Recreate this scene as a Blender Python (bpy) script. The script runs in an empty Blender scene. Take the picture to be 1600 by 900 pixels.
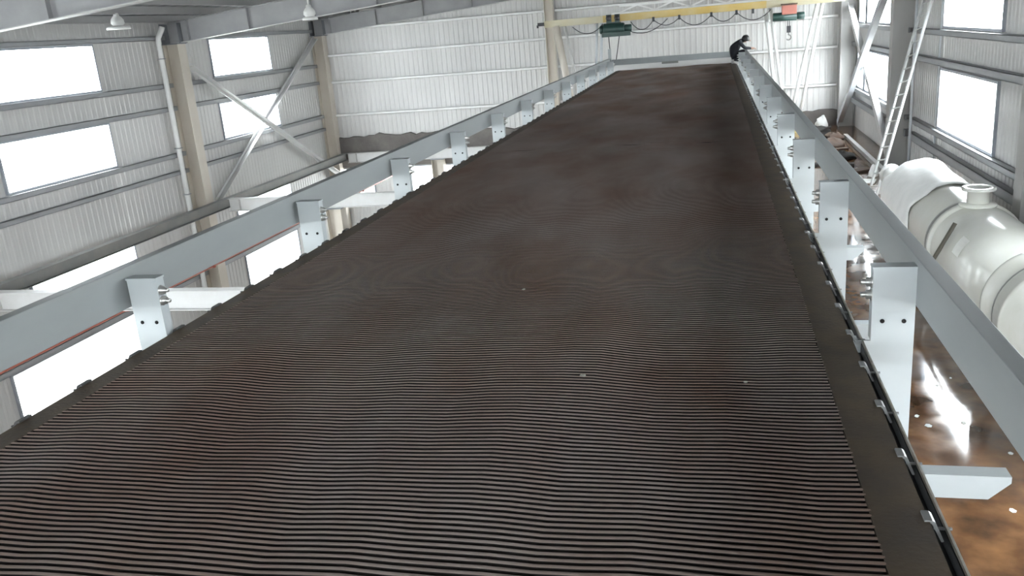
import bpy, bmesh, math, random
from mathutils import Vector, Matrix
random.seed(7)
S = bpy.context.scene
COL = S.collection
PI = math.pi

# ------------------------------------------------------------------ camera
F_PX, YAW, PITCH, ROLL = 1341.0, 0.2453, 0.2906, -0.0828
cam_d = bpy.data.cameras.new('camera')
cam = bpy.data.objects.new('camera', cam_d)
COL.objects.link(cam)
cam_d.sensor_fit = 'HORIZONTAL'
cam_d.sensor_width = 36.0
cam_d.lens = F_PX / 1600.0 * 36.0
cam_d.clip_end = 500
_cy, _sy, _cp, _sp = math.cos(YAW), math.sin(YAW), math.cos(PITCH), math.sin(PITCH)
_F = Vector((-_sy * _cp, _cy * _cp, -_sp)); _R = Vector((_cy, _sy, 0)); _U = _R.cross(_F)
_c, _s = math.cos(ROLL), math.sin(ROLL)
_r = _R * _c + _U * _s; _u = _R * -_s + _U * _c
m = Matrix((( _r.x, _u.x, -_F.x, 0), (_r.y, _u.y, -_F.y, 0), (_r.z, _u.z, -_F.z, 1.6), (0, 0, 0, 1)))
cam.matrix_world = m
S.camera = cam

# ------------------------------------------------------------------ sky and exposure
SKY = 34.0
w = bpy.data.worlds.new('overcast_sky'); S.world = w
w.use_nodes = True
bgn = w.node_tree.nodes['Background']
bgn.inputs['Color'].default_value = (0.98, 0.99, 1.0, 1)
bgn.inputs['Strength'].default_value = SKY
S.view_settings.view_transform = 'Standard'
S.view_settings.look = 'None'
S.view_settings.gamma = 1.0
S.view_settings.use_curve_mapping = False
S.view_settings.exposure = 0.0
S.cycles.use_denoising = True
S.cycles.max_bounces = 14
S.cycles.diffuse_bounces = 8
S.cycles.glossy_bounces = 5
S.cycles.transparent_max_bounces = 24
S.cycles.sample_clamp_indirect = 12.0

# building numbers
XL, XR, YE, YB = -15.96, 4.9, 34.0, -7.2
ZF, ZG, ZBM = -2.68, -8.2, -2.78   # upper floor, ground, open floor beams on the left
XRIDGE = -5.8
SLOPE = 0.085
def raft_z(x):                   # underside of the rafters
    return 2.0 + SLOPE * (min(x, 2 * XRIDGE - x) - XL)
ROOF_UP = 0.82
FRAMES = [33.72, 23.7, 13.4, 3.1, -6.9]

# ------------------------------------------------------------------ materials
def mat(name, col, rough=0.6, metal=0.0, col2=None, scale=3.0, amount=0.5, bump=0.0, bscale=40.0, stretch=(1, 1, 1), coat=0.0, spec=0.5, lo=0.35, hi=0.65, detail=6):
    mt = bpy.data.materials.new(name); mt.use_nodes = True
    nt = mt.node_tree; N = nt.nodes; L = nt.links
    b = N['Principled BSDF']
    b.inputs['Roughness'].default_value = rough
    b.inputs['Metallic'].default_value = metal
    b.inputs['Specular IOR Level'].default_value = spec
    b.inputs['Coat Weight'].default_value = coat
    b.inputs['Coat Roughness'].default_value = 0.08
    tc = N.new('ShaderNodeTexCoord'); mp = N.new('ShaderNodeMapping')
    L.new(tc.outputs['Object'], mp.inputs['Vector'])
    mp.inputs['Scale'].default_value = stretch
    if col2 is None:
        col2 = tuple(c * 0.82 for c in col)
    nz = N.new('ShaderNodeTexNoise'); nz.inputs['Scale'].default_value = scale
    nz.inputs['Detail'].default_value = detail; nz.inputs['Roughness'].default_value = 0.6
    L.new(mp.outputs[0], nz.inputs['Vector'])
    mr = N.new('ShaderNodeMapRange'); mr.inputs['From Min'].default_value = lo; mr.inputs['From Max'].default_value = hi
    mr.inputs['To Max'].default_value = amount
    L.new(nz.outputs['Fac'], mr.inputs['Value'])
    mx = N.new('ShaderNodeMix'); mx.data_type = 'RGBA'
    mx.inputs['A'].default_value = (*col, 1); mx.inputs['B'].default_value = (*col2, 1)
    L.new(mr.outputs[0], mx.inputs['Factor'])
    L.new(mx.outputs['Result'], b.inputs['Base Color'])
    if bump > 0:
        n2 = N.new('ShaderNodeTexNoise'); n2.inputs['Scale'].default_value = bscale; n2.inputs['Detail'].default_value = 4
        L.new(mp.outputs[0], n2.inputs['Vector'])
        bp = N.new('ShaderNodeBump'); bp.inputs['Strength'].default_value = bump; bp.inputs['Distance'].default_value = 0.02
        L.new(n2.outputs['Fac'], bp.inputs['Height']); L.new(bp.outputs[0], b.inputs['Normal'])
    return mt

M = {}
M['clad'] = mat('cladding_sheet_paint', (0.62, 0.612, 0.60), 0.5, 0, (0.52, 0.515, 0.51), 0.7, 0.6, stretch=(1, 1, 0.25))
M['girt'] = mat('girt_shaded_paint', (0.34, 0.35, 0.36), 0.45, 0.1, scale=2)  # side wall girts: shade on them is put into this darker colour
M['endgirt'] = mat('end_girt_lit_paint', (0.92, 0.92, 0.91), 0.4, 0, scale=2)  # white end wall girts, with the light on their flanges put into the colour
M['cream'] = mat('column_cream_paint', (0.62, 0.575, 0.51), 0.5, 0, (0.5, 0.43, 0.35), 1.5, 0.5, stretch=(1, 1, .4))
M['rafter'] = mat('rafter_grey_paint', (0.36, 0.36, 0.37), 0.5, 0, (0.27, 0.27, 0.28), 1.2, 0.6)
M['knee'] = mat('knee_dark_paint', (0.2, 0.21, 0.23), 0.5, 0)
M['flange'] = mat('rafter_flange_paint', (0.5, 0.5, 0.5), 0.45, 0)
M['dkbeam'] = mat('dark_beam_paint', (0.2, 0.205, 0.205), 0.5, 0, (0.27, 0.26, 0.24), 2, 0.6)
M['ltbeam'] = mat('light_beam_paint', (0.62, 0.62, 0.62), 0.45, 0, (0.52, 0.5, 0.48), 2, 0.5)
M['roof'] = mat('roof_sheet_dark', (0.16, 0.165, 0.17), 0.5, 0.2, scale=1)
M['purlin'] = mat('purlin_zinc', (0.42, 0.42, 0.42), 0.45, 0.3, scale=2)
M['wframe'] = mat('window_frame_alu', (0.36, 0.38, 0.42), 0.4, 0.3)
M['plinth'] = mat('stained_plinth_brick', (0.17, 0.155, 0.145), 0.8, 0, (0.1, 0.09, 0.085), 1.4, 0.9, 0.4, 12)
M['concrete'] = mat('ground_concrete', (0.42, 0.4, 0.38), 0.8, 0, (0.3, 0.28, 0.26), 0.6, 0.7)
M['outside'] = mat('outside_ground', (0.4, 0.4, 0.38), 0.9, 0, scale=.3)
M['post'] = mat('post_pale_blue_paint', (0.50, 0.535, 0.55), 0.42, 0.05, (0.44, 0.475, 0.49), 3, 0.6)
M['rail'] = mat('rail_grey_blue_paint', (0.275, 0.292, 0.297), 0.42, 0.1, (0.31, 0.33, 0.33), 4, 0.6, stretch=(1, .3, 1))
M['hole'] = mat('hole_black', (0.012, 0.012, 0.012), 0.9)
M['bolt'] = mat('bolt_zinc', (0.62, 0.62, 0.6), 0.3, 0.8)
M['gutter'] = mat('gutter_black', (0.02, 0.022, 0.025), 0.5)
M['lip'] = mat('gutter_lip_steel', (0.52, 0.51, 0.47), 0.5, 0.2, (0.3, 0.27, 0.2), 12, 0.8)
M['clip'] = mat('clip_grey_plastic', (0.22, 0.225, 0.23), 0.35, 0.1, (0.2, 0.2, 0.2), 20, 0.7)
M['clipdark'] = mat('clip_backlit_dark', (0.035, 0.033, 0.033), 0.6)  # left clips: backlit darkness is put into the colour
M['ribrub'] = mat('belt_rib_rubber', (0.37, 0.315, 0.292), 0.75, 0, (0.27, 0.175, 0.137), 0.9, 1.0, 0.12, 60, spec=0.2, stretch=(1, .5, 1))
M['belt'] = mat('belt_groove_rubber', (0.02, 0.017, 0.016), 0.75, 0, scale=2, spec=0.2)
M['border'] = mat('belt_border_rubber', (0.085, 0.068, 0.056), 0.7, 0, (0.13, 0.095, 0.062), 5, 0.8, 0.2, 50, spec=0.3)
M['white'] = mat('white_paint', (0.8, 0.8, 0.79), 0.4, 0, scale=2, col2=(0.7, 0.7, 0.68))
M['tank'] = mat('tank_white_frp', (0.70, 0.70, 0.665), 0.22, 0, (0.62, 0.62, 0.55), 1.6, 0.7, spec=0.6)
M['tankdark'] = mat('tank_seam', (0.2, 0.2, 0.19), 0.5)
M['wrap'] = mat('white_sheet_wrap', (0.86, 0.86, 0.85), 0.55, 0, scale=3, bump=0.4, bscale=6)
M['yellow'] = mat('crane_yellow_paint', (0.52, 0.36, 0.09), 0.45, 0, (0.60, 0.52, 0.30), 1.0, 0.7)
M['palebeam'] = mat('crane_cream_paint', (0.55, 0.52, 0.40), 0.45, 0, (0.5, 0.42, 0.22), 1.2, 0.6)
M['green'] = mat('hoist_green_paint', (0.022, 0.06, 0.05), 0.4, 0, (0.015, 0.03, 0.03), 6, 0.6)
M['red'] = mat('control_box_red', (0.46, 0.17, 0.13), 0.45)
M['redpipe'] = mat('pipe_red_oxide', (0.42, 0.12, 0.08), 0.5)
M['black'] = mat('black_cable', (0.03, 0.03, 0.035), 0.5)
M['alu'] = mat('ladder_aluminium', (0.72, 0.73, 0.73), 0.35, 0.6)
M['cloth'] = mat('dark_clothing', (0.012, 0.013, 0.018), 0.85, 0, scale=5)
M['skin'] = mat('skin_tone', (0.5, 0.32, 0.24), 0.5)
M['hair'] = mat('hair_black', (0.01, 0.009, 0.009), 0.5)
M['debris'] = mat('debris_brown', (0.11, 0.065, 0.045), 0.8, 0, (0.08, 0.06, 0.05), 4, .8, .4, 15)
M['debrisdk'] = mat('debris_dark', (0.03, 0.027, 0.026), 0.8, 0, scale=5)
M['conduit'] = mat('conduit_pale', (0.62, 0.65, 0.68), 0.45)
M['colgrey'] = mat('column_grey_paint', (0.46, 0.46, 0.45), 0.5, 0, (0.40, 0.38, 0.36), 1.5, 0.5, stretch=(1, 1, .4))
M['slip'] = mat('paper_label', (0.9, 0.9, 0.86), 0.5)
M['rod'] = mat('dark_steel_rod', (0.12, 0.11, 0.09), 0.5, .3)

# wet brown upper floor: glossy puddle film over rusty silt
def wet_floor():
    mt = bpy.data.materials.new('wet_brown_floor'); mt.use_nodes = True
    nt = mt.node_tree; N = nt.nodes; L = nt.links; b = N['Principled BSDF']
    tc = N.new('ShaderNodeTexCoord')
    n1 = N.new('ShaderNodeTexNoise'); n1.inputs['Scale'].default_value = 0.55; n1.inputs['Detail'].default_value = 7
    n2 = N.new('ShaderNodeTexNoise'); n2.inputs['Scale'].default_value = 2.6; n2.inputs['Detail'].default_value = 8
    for n in (n1, n2): L.new(tc.outputs['Object'], n.inputs['Vector'])
    cr = N.new('ShaderNodeValToRGB')
    e = cr.color_ramp.elements
    e[0].position = 0.3; e[0].color = (0.055, 0.032, 0.020, 1)
    e[1].position = 0.72; e[1].color = (0.26, 0.13, 0.055, 1)
    k = e.new(0.5); k.color = (0.14, 0.068, 0.032, 1)
    L.new(n2.outputs['Fac'], cr.inputs['Fac'])
    mx = N.new('ShaderNodeMix'); mx.data_type = 'RGBA'
    mx.inputs['B'].default_value = (0.17, 0.13, 0.11, 1)
    mr = N.new('ShaderNodeMapRange'); mr.inputs['From Min'].default_value = 0.48; mr.inputs['From Max'].default_value = 0.62
    L.new(n1.outputs['Fac'], mr.inputs['Value']); L.new(mr.outputs[0], mx.inputs['Factor'])
    L.new(cr.outputs['Color'], mx.inputs['A']); L.new(mx.outputs['Result'], b.inputs['Base Color'])
    rr = N.new('ShaderNodeMapRange'); rr.inputs['From Min'].default_value = 0.35; rr.inputs['From Max'].default_value = 0.7
    rr.inputs['To Min'].default_value = 0.03; rr.inputs['To Max'].default_value = 0.14
    L.new(n2.outputs['Fac'], rr.inputs['Value']); L.new(rr.outputs[0], b.inputs['Roughness'])
    bp = N.new('ShaderNodeBump'); bp.inputs['Strength'].default_value = 0.005; bp.inputs['Distance'].default_value = 0.05
    L.new(n2.outputs['Fac'], bp.inputs['Height']); L.new(bp.outputs[0], b.inputs['Normal'])
    return mt
M['floor'] = wet_floor()

def glass():
    mt = bpy.data.materials.new('window_glass'); mt.use_nodes = True
    nt = mt.node_tree; N = nt.nodes; L = nt.links
    for n in list(N):
        if n.type == 'BSDF_PRINCIPLED': N.remove(n)
    out = [n for n in N if n.type == 'OUTPUT_MATERIAL'][0]
    t = N.new('ShaderNodeBsdfTransparent'); t.inputs['Color'].default_value = (0.93, 0.96, 0.97, 1)
    g = N.new('ShaderNodeBsdfGlossy'); g.inputs['Roughness'].default_value = 0.03
    x = N.new('ShaderNodeMixShader'); x.inputs['Fac'].default_value = 0.06
    L.new(t.outputs[0], x.inputs[1]); L.new(g.outputs[0], x.inputs[2]); L.new(x.outputs[0], out.inputs['Surface'])
    return mt
M['glass'] = glass()

# ------------------------------------------------------------------ mesh helpers
ORG = {}
class MB:
    def __init__(s): s.v = []; s.f = []; s.sm = set()
    def quad(s, a, b, c, d):
        i = len(s.v); s.v += [tuple(a), tuple(b), tuple(c), tuple(d)]; s.f.append((i, i+1, i+2, i+3))
    def box(s, x0, x1, y0, y1, z0, z1):
        i = len(s.v)
        s.v += [(x0,y0,z0),(x1,y0,z0),(x1,y1,z0),(x0,y1,z0),(x0,y0,z1),(x1,y0,z1),(x1,y1,z1),(x0,y1,z1)]
        for q in ((3,2,1,0),(4,5,6,7),(0,1,5,4),(1,2,6,5),(2,3,7,6),(3,0,4,7)): s.f.append(tuple(i+k for k in q))
        return s
    def prism(s, prof, p0, p1, ax, ay):
        """profile points (u,v) swept straight from p0 to p1; u along ax, v along ay"""
        i = len(s.v); n = len(prof); ax = Vector(ax); ay = Vector(ay)
        for p in (Vector(p0), Vector(p1)):
            for u, v in prof: s.v.append(tuple(p + ax*u + ay*v))
        for k in range(n):
            s.f.append((i+k, i+(k+1) % n, i+n+(k+1) % n, i+n+k))
        s.f.append(tuple(i+k for k in range(n-1, -1, -1))); s.f.append(tuple(i+n+k for k in range(n)))
        return s
    def bar(s, p0, p1, wu, wv, up=(0, 0, 1)):
        d = (Vector(p1)-Vector(p0)).normalized(); up = Vector(up)
        a = d.cross(up)
        if a.length < 1e-4: a = d.cross(Vector((1, 0, 0)))
        a.normalize(); b = a.cross(d).normalized()
        u, v = wu/2, wv/2
        return s.prism([(-u,-v),(u,-v),(u,v),(-u,v)], p0, p1, a, b)
    def tube(s, pts, r, n=8, cap=True):
        pts = [Vector(p) for p in pts]; i0 = len(s.v); prev = None
        rr = r if isinstance(r, (list, tuple)) else [r]*len(pts)
        for k, p in enumerate(pts):
            d = (pts[min(k+1, len(pts)-1)] - pts[max(k-1, 0)]).normalized()
            ref = prev if prev is not None else (Vector((0,0,1)) if abs(d.z) < .9 else Vector((1,0,0)))
            a = (ref - d*ref.dot(d)).normalized(); prev = a; b = d.cross(a)
            for q in range(n):
                t = 2*PI*q/n; s.v.append(tuple(p + (a*math.cos(t) + b*math.sin(t))*rr[k]))
        for k in range(len(pts)-1):
            for q in range(n):
                s.sm.add(len(s.f)); s.f.append((i0+k*n+q, i0+k*n+(q+1) % n, i0+(k+1)*n+(q+1) % n, i0+(k+1)*n+q))
        if cap:
            s.f.append(tuple(i0+q for q in range(n-1, -1, -1))); e = i0+(len(pts)-1)*n
            s.f.append(tuple(e+q for q in range(n)))
        return s
    def lathe(s, prof, c, axis, n=32):
        """prof: list of (r, t) along axis from c"""
        axis = Vector(axis).normalized(); c = Vector(c)
        a = axis.cross(Vector((0,0,1)));
        if a.length < 1e-4: a = axis.cross(Vector((1,0,0)))
        a.normalize(); b = axis.cross(a); i0 = len(s.v)
        for r, t in prof:
            for q in range(n):
                th = 2*PI*q/n; s.v.append(tuple(c + axis*t + (a*math.cos(th) + b*math.sin(th))*max(r, 1e-4)))
        for k in range(len(prof)-1):
            for q in range(n):
                s.sm.add(len(s.f)); s.f.append((i0+k*n+q, i0+k*n+(q+1) % n, i0+(k+1)*n+(q+1) % n, i0+(k+1)*n+q))
        return s
    def mesh(s, name, mt, org=(0, 0, 0), smooth=False):
        me = bpy.data.meshes.new(name)
        o = Vector(org)
        me.from_pydata([tuple(Vector(p)-o) for p in s.v], [], s.f)
        if s.sm or smooth:
            for k, p in enumerate(me.polygons): p.use_smooth = smooth or (k in s.sm)
        me.materials.append(M[mt] if isinstance(mt, str) else mt)
        bm = bmesh.new(); bm.from_mesh(me); bmesh.ops.recalc_face_normals(bm, faces=bm.faces); bm.to_mesh(me); bm.free()
        return me
    def build(s, name, mt, parent=None, label=None, smooth=False, bevel=0):
        org = ORG.get(parent.name, Vector()) if parent else Vector()
        ob = bpy.data.objects.new(name, s.mesh(name, mt, org, smooth)); COL.objects.link(ob)
        if parent: ob.parent = parent
        ORG[ob.name] = org
        if label: ob['label'] = label
        if bevel:
            bv = ob.modifiers.new('edge', 'BEVEL'); bv.width = bevel; bv.segments = 2; bv.limit_method = 'ANGLE'
        return ob

def empty(name, loc, label=None, cat=None, group=None, kind=None):
    o = bpy.data.objects.new(name, None); COL.objects.link(o); o.location = loc; o.empty_display_size = .1
    ORG[o.name] = Vector(loc)
    tag(o, label, cat, group, kind)
    return o
def tag(o, label=None, cat=None, group=None, kind=None):
    if label: o['label'] = label
    if cat: o['category'] = cat
    if group: o['group'] = group
    if kind: o['kind'] = kind
    return o
def inst(me, name, parent, loc=(0, 0, 0), rot=(0, 0, 0), scale=None):
    ob = bpy.data.objects.new(name, me); COL.objects.link(ob)
    ob.parent = parent
    base = ORG.get(parent.name, Vector()) if parent and parent.type == 'EMPTY' else Vector()
    ob.location = Vector(loc) - base
    ob.rotation_euler = rot
    if scale: ob.scale = scale
    ORG[ob.name] = Vector(loc)
    return ob

# ------------------------------------------------------------------ setting: corrugated walls
def corrugated(axis, fixed, a0, a1, z0, z1, inward, pitch=0.2, depth=0.016):
    """trapezoid sheet standing at fixed on the other axis, ribs running vertically"""
    mb = MB(); pts = []
    n0 = math.floor(a0/pitch) - 1; n1 = math.ceil(a1/pitch) + 1
    key = []
    for n in range(n0, n1):
        b = n*pitch
        key += [(b, 0), (b+pitch*.52, 0), (b+pitch*.64, 1), (b+pitch*.88, 1)]
    key.append((n1*pitch, 0))
    def val(a):
        for (p, u), (q, v) in zip(key, key[1:]):
            if p <= a <= q: return u + (v-u)*(a-p)/max(q-p, 1e-9)
        return 0
    xs = sorted(set([a0, a1] + [k for k, _ in key if a0 < k < a1]))
    for a in xs:
        d = fixed + inward*depth*val(a)
        for z in (z0, z1):
            pts.append((a, d, z) if axis == 'x' else (d, a, z))
    mb.v = pts
    for k in range(len(xs)-1): mb.f.append((2*k, 2*k+2, 2*k+3, 2*k+1))
    return mb

def clad_wall(wall, axis, fixed, a0, a1, z0, z1, inward, holes, width=2.05):
    cuts = sorted(set([a0, a1] + [h for H in holes for h in H[:2]]))
    for c0, c1 in zip(cuts, cuts[1:]):
        n = max(1, round((c1-c0)/width))
        for k in range(n):
            p, q = c0+(c1-c0)*k/n - (.04 if k else 0), c0+(c1-c0)*(k+1)/n + (.04 if k < n-1 else 0)
            hs = sorted([H for H in holes if H[0] < (p+q)/2 < H[1]], key=lambda H: H[2])
            z = z0
            for H in hs + [(0, 0, z1, z1)]:
                if H[2] > z + .01:
                    corrugated(axis, fixed + (inward*0.004 if k % 2 else 0), p, q, z, H[2], inward).build('cladding_sheet', 'clad', wall)
                z = max(z, H[3])

NWIN = 0
def window(axis, fixed, a0, a1, z0, z1, inward, extra=None):
    """aluminium frame + glass pane set into a wall; fixed = wall plane"""
    global NWIN
    NWIN += 1
    c = (a0+a1)/2
    root = empty('window_%d' % NWIN, (c, fixed, z0) if axis == 'x' else (fixed, c, z0), kind='structure')
    def bx(mb, p, q, d0, d1, z, Z):
        d0, d1 = sorted((fixed + inward*d0, fixed + inward*d1))
        if axis == 'x': mb.box(p, q, d0, d1, z, Z)
        else: mb.box(d0, d1, p, q, z, Z)
    t = 0.05
    fr = MB()
    bx(fr, a0, a1, -.03, .07, z0, z0+t); bx(fr, a0, a1, -.03, .07, z1-t, z1)
    bx(fr, a0, a0+t, -.03, .07, z0+t, z1-t); bx(fr, a1-t, a1, -.03, .07, z0+t, z1-t)
    fr.build('window_frame', 'wframe', root)
    pn = MB(); bx(pn, a0+t, a1-t, .012, .018, z0+t, z1-t); pn.build('pane', 'glass', root)
    # light portal for the sky seen through this opening
    ld = bpy.data.lights.new('sky_portal', 'AREA'); ld.shape = 'RECTANGLE'; ld.size = a1-a0; ld.size_y = z1-z0
    ld.cycles.is_portal = True
    lo = bpy.data.objects.new('sky_portal', ld); COL.objects.link(lo)
    zc = (z0+z1)/2
    lo.location = (c, fixed - inward*.06, zc) if axis == 'x' else (fixed - inward*.06, c, zc)
    d = Vector((0, inward, 0)) if axis == 'x' else Vector((inward, 0, 0))
    lo.rotation_euler = d.to_track_quat('-Z', 'Z').to_euler()
    return root

EAVE = raft_z(XL) + ROOF_UP
LW = [(25.96, 29.95), (16.5, 20.45), (6.2, 10.2), (-4.1, -.1)]
LZ = [(0.90, 2.13), (-1.12, 0.09), (-4.45, -3.2), (-6.6, -5.1)]
RW = [(31.4, 32.7), (27.1, 31.1), (16.95, 21.1), (6.2, 10.2), (-4.1, -.1)]
RZ = [(0.9, 2.13), (-1.26, .07)]
EW = [(-15.5, -14.1), (-13.0, -11.45), (-10.95, -9.6)]
lholes = [(a - (1.2 if c < -5 and a == 16.5 else 0), b, c, d) for a, b in LW for c, d in LZ]
rholes = [(a, b, c, d) for a, b in RW for c, d in RZ]
eholes = [(a, b, -4.9, -3.45) for a, b in EW]
fill_holes = [(a, a+3.5, z, z+1.3) for a in (-14.5, -9.5, -4.5, .3) for z in (-1.1, .9)]  # unseen window openings behind the camera, added to give fill light

wl = empty('wall_left', (XL, 10, ZG), kind='structure'); clad_wall(wl, 'y', XL, YB, YE, ZG, EAVE, 1, lholes)
wr = empty('wall_right', (XR, 10, ZF), kind='structure'); clad_wall(wr, 'y', XR, YB, YE, ZG, EAVE, -1, rholes)
wb = empty('wall_back', (XRIDGE, YE, ZF), kind='structure')
clad_wall(wb, 'x', YE, XL, XR, -2.15, EAVE + .02, -1, [], 2.04)
clad_wall(wb, 'x', YE, XL, XR, ZG, -2.15, -1, eholes, 2.04)
wf = empty('wall_front', (XRIDGE, YB, ZF), kind='structure'); clad_wall(wf, 'x', YB, XL, XR, ZG, EAVE + .02, 1, fill_holes)
for nm, yy, par in (('gable', YE, wb), ('gable', YB, wf)):
    g = MB(); g.v = [(XL, yy, EAVE), (XR, yy, EAVE), (XR, yy, EAVE+.05), (XRIDGE, yy, EAVE+.05+SLOPE*(XRIDGE-XL)), (XL, yy, EAVE+.05)]
    g.f = [(0, 1, 2, 3, 4)]; g.build('gable_panel', 'clad', par)
# dark stained masonry plinth along the back wall with ragged top
pl = MB(); xs = [XL+.02 + (XR-XL-.04)*k/90 for k in range(91)]
tops = [-2.13 + random.uniform(-.06, .05) + (.05 if random.random() < .2 else 0) for _ in xs]
i0 = 0
for x, t in zip(xs, tops): pl.v += [(x, YE-.16, -3.42), (x, YE-.16, t), (x, YE-.05, t+.02), (x, YE-.05, -3.42)]
for k in range(90):
    a, b = 4*k, 4*k+4
    pl.f += [(a, b, b+1, a+1), (a+1, b+1, b+2, a+2)]
pl.build('plinth', 'plinth', wb)

for (a, b, c, d) in lholes: window('y', XL, a, b, c, d, 1)
for (a, b, c, d) in rholes: window('y', XR, a, b, c, d, -1)
for (a, b, c, d) in eholes: window('x', YE, a, b, c, d, -1)
for (a, b, c, d) in fill_holes: window('x', YB, a, b, c, d, 1)  # added fill windows in the unseen wall behind the camera

# girts (C sections) as parts of the walls
def cgirt_y(x, y0, y1, z, inward, par, h=.1, d=.14, mt='girt'):
    t = .012; X0 = x+inward*.03; X1 = x+inward*(.03+d)
    a, b = min(X0, X1), max(X0, X1); mb = MB()
    mb.box(a, b, y0, y1, z+h/2-t, z+h/2); mb.box(a, b, y0, y1, z-h/2, z-h/2+t)
    xi = X1; mb.box(min(xi, xi-inward*t), max(xi, xi-inward*t), y0, y1, z-h/2, z+h/2)
    return mb.build('girt', mt, par)
for z, h in ((2.2, .12), (.83, .13), (.16, .13), (-1.2, .13), (-1.72, .12), (-4.55, .14), (-5.0, .14), (-6.7, .14)):
    for y0, y1 in zip(FRAMES[1:], FRAMES): cgirt_y(XL, y0+.2, y1-.2, z, 1, wl, h)
for z, h in ((.82, .12), (.2, .14), (-1.33, .12), (-1.72, .18)):
    for y0, y1 in zip(FRAMES[1:], FRAMES): cgirt_y(XR, y0+.2, y1-.2, z, -1, wr, h)
for z in (2.2, 1.19, .12, -1.21):
    for x0, x1 in ((XL+.35, -6.28), (-5.9, 4.3)):
        mb = MB(); t = .012; h = .09
        mb.box(x0, x1, YE-.17, YE-.03, z+h/2-t, z+h/2); mb.box(x0, x1, YE-.17, YE-.03, z-h/2, z-h/2+t); mb.box(x0, x1, YE-.17, YE-.17+t, z-h/2, z+h/2)
        mb.build('girt', 'endgirt', wb)

# floors, ground
fl = MB(); fl.box(-5.5, XR-.005, YB+.02, YE-.17, ZF-.25, ZF)
tag(fl.build('floor', 'floor'), kind='structure')
gf = MB(); gf.box(XL, XR, YB, YE, ZG-.2, ZG); tag(gf.build('floor_lower', 'concrete'), kind='structure')
og = MB(); og.box(-150, 150, -150, 180, ZG-.5, ZG-.21); tag(og.build('ground', 'outside'), kind='structure')

# roof
ce = empty('ceiling', (XRIDGE, 10, 3), kind='structure')
for side in (0, 1):
    mb = MB(); pts = []
    x0, x1 = (XL-.3, XRIDGE) if side == 0 else (XRIDGE, XR+.3)
    y = YB-.3; k = 0; prof = []
    while y < YE+.3:
        prof.append((y, .035 if (k//2) % 2 else 0)); y += .1 if k % 2 else .16; k += 1
    for (yy, d) in prof:
        for x in (x0, x1): pts.append((x, yy, raft_z(x)+ROOF_UP-d))
    mb.v = pts; mb.f = [(2*q, 2*q+1, 2*q+3, 2*q+2) for q in range(len(prof)-1)]
    mb.build('roof_sheet', 'roof', ce)
    for q in range(8):
        x = XL+.35+q*1.36 if side == 0 else XR-.35-q*1.36
        z = raft_z(x)+.60
        pm = MB(); pm.box(x-.035, x+.035, YB, YE-.05, z, z+.012); pm.box(x-.035, x+.035, YB, YE-.05, z+.175, z+.187); pm.box(x-.006, x+.006, YB, YE-.05, z, z+.187)
        pm.build('purlin', 'purlin', ce)

# ------------------------------------------------------------------ steel building frame
def ibeam(mb, p0, p1, h, wd, t=.014, web=True, fl=True):
    """I section, top at p0/p1 height, horizontal axis"""
    p0 = Vector(p0); p1 = Vector(p1); d = (p1-p0).normalized(); s_ = d.cross(Vector((0, 0, 1))).normalized(); up = Vector((0, 0, 1))
    if fl:
        mb.prism([(-wd/2, -t), (wd/2, -t), (wd/2, 0), (-wd/2, 0)], p0, p1, s_, up)
        mb.prism([(-wd/2, -h), (wd/2, -h), (wd/2, -h+t), (-wd/2, -h+t)], p0, p1, s_, up)
    if web: mb.prism([(-t/2, -h+t), (t/2, -h+t), (t/2, -t), (-t/2, -t)], p0, p1, s_, up)
    return mb

def column(x, y, z0, z1, label, mt='cream', depth=.46, wd=.34, inward=1, cap=True, group=None):
    root = empty('steel_column', (x, y, z0), label, 'column', group)
    t = .018
    a = MB(); a.box(x-depth/2, x-depth/2+t, y-wd/2, y+wd/2, z0, z1); a.build('flange', mt, root)
    a = MB(); a.box(x+depth/2-t, x+depth/2, y-wd/2, y+wd/2, z0, z1); a.build('flange', mt, root)
    a = MB(); a.box(x-depth/2+t, x+depth/2-t, y-t/2, y+t/2, z0, z1); a.build('web', mt, root)
    if cap:
        a = MB(); a.box(x-depth/2-.03, x+depth/2+.03, y-wd/2-.02, y+wd/2+.02, z1, z1+.03); a.build('cap_plate', 'knee', root)
    return root
names_l = ['cream steel column in the far left corner of the hall', 'cream steel column on the left wall behind the white downpipe', 'cream steel column low on the left wall at the picture edge']
for k, y in enumerate(FRAMES[:3]):
    column(XL+.3, y, ZG, raft_z(XL+.3)-.03, names_l[k], 'cream', .5, .42)
names_r = ['grey white steel column in the far right corner by the crane', 'pale steel column on the right wall behind the leaning ladder', 'pale steel column at the right picture edge beside the lone window']
for k, y in enumerate((33.45, 24.1, 13.85)):
    column(XR-.31, y, ZF, raft_z(XR-.31)-.03, names_r[k], 'colgrey', .52, .36)
column(-6.1, YE-.32, ZF, raft_z(-6.1)-.03, 'pale wind column in the middle of the back wall', 'cream', .34, .3)

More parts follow.
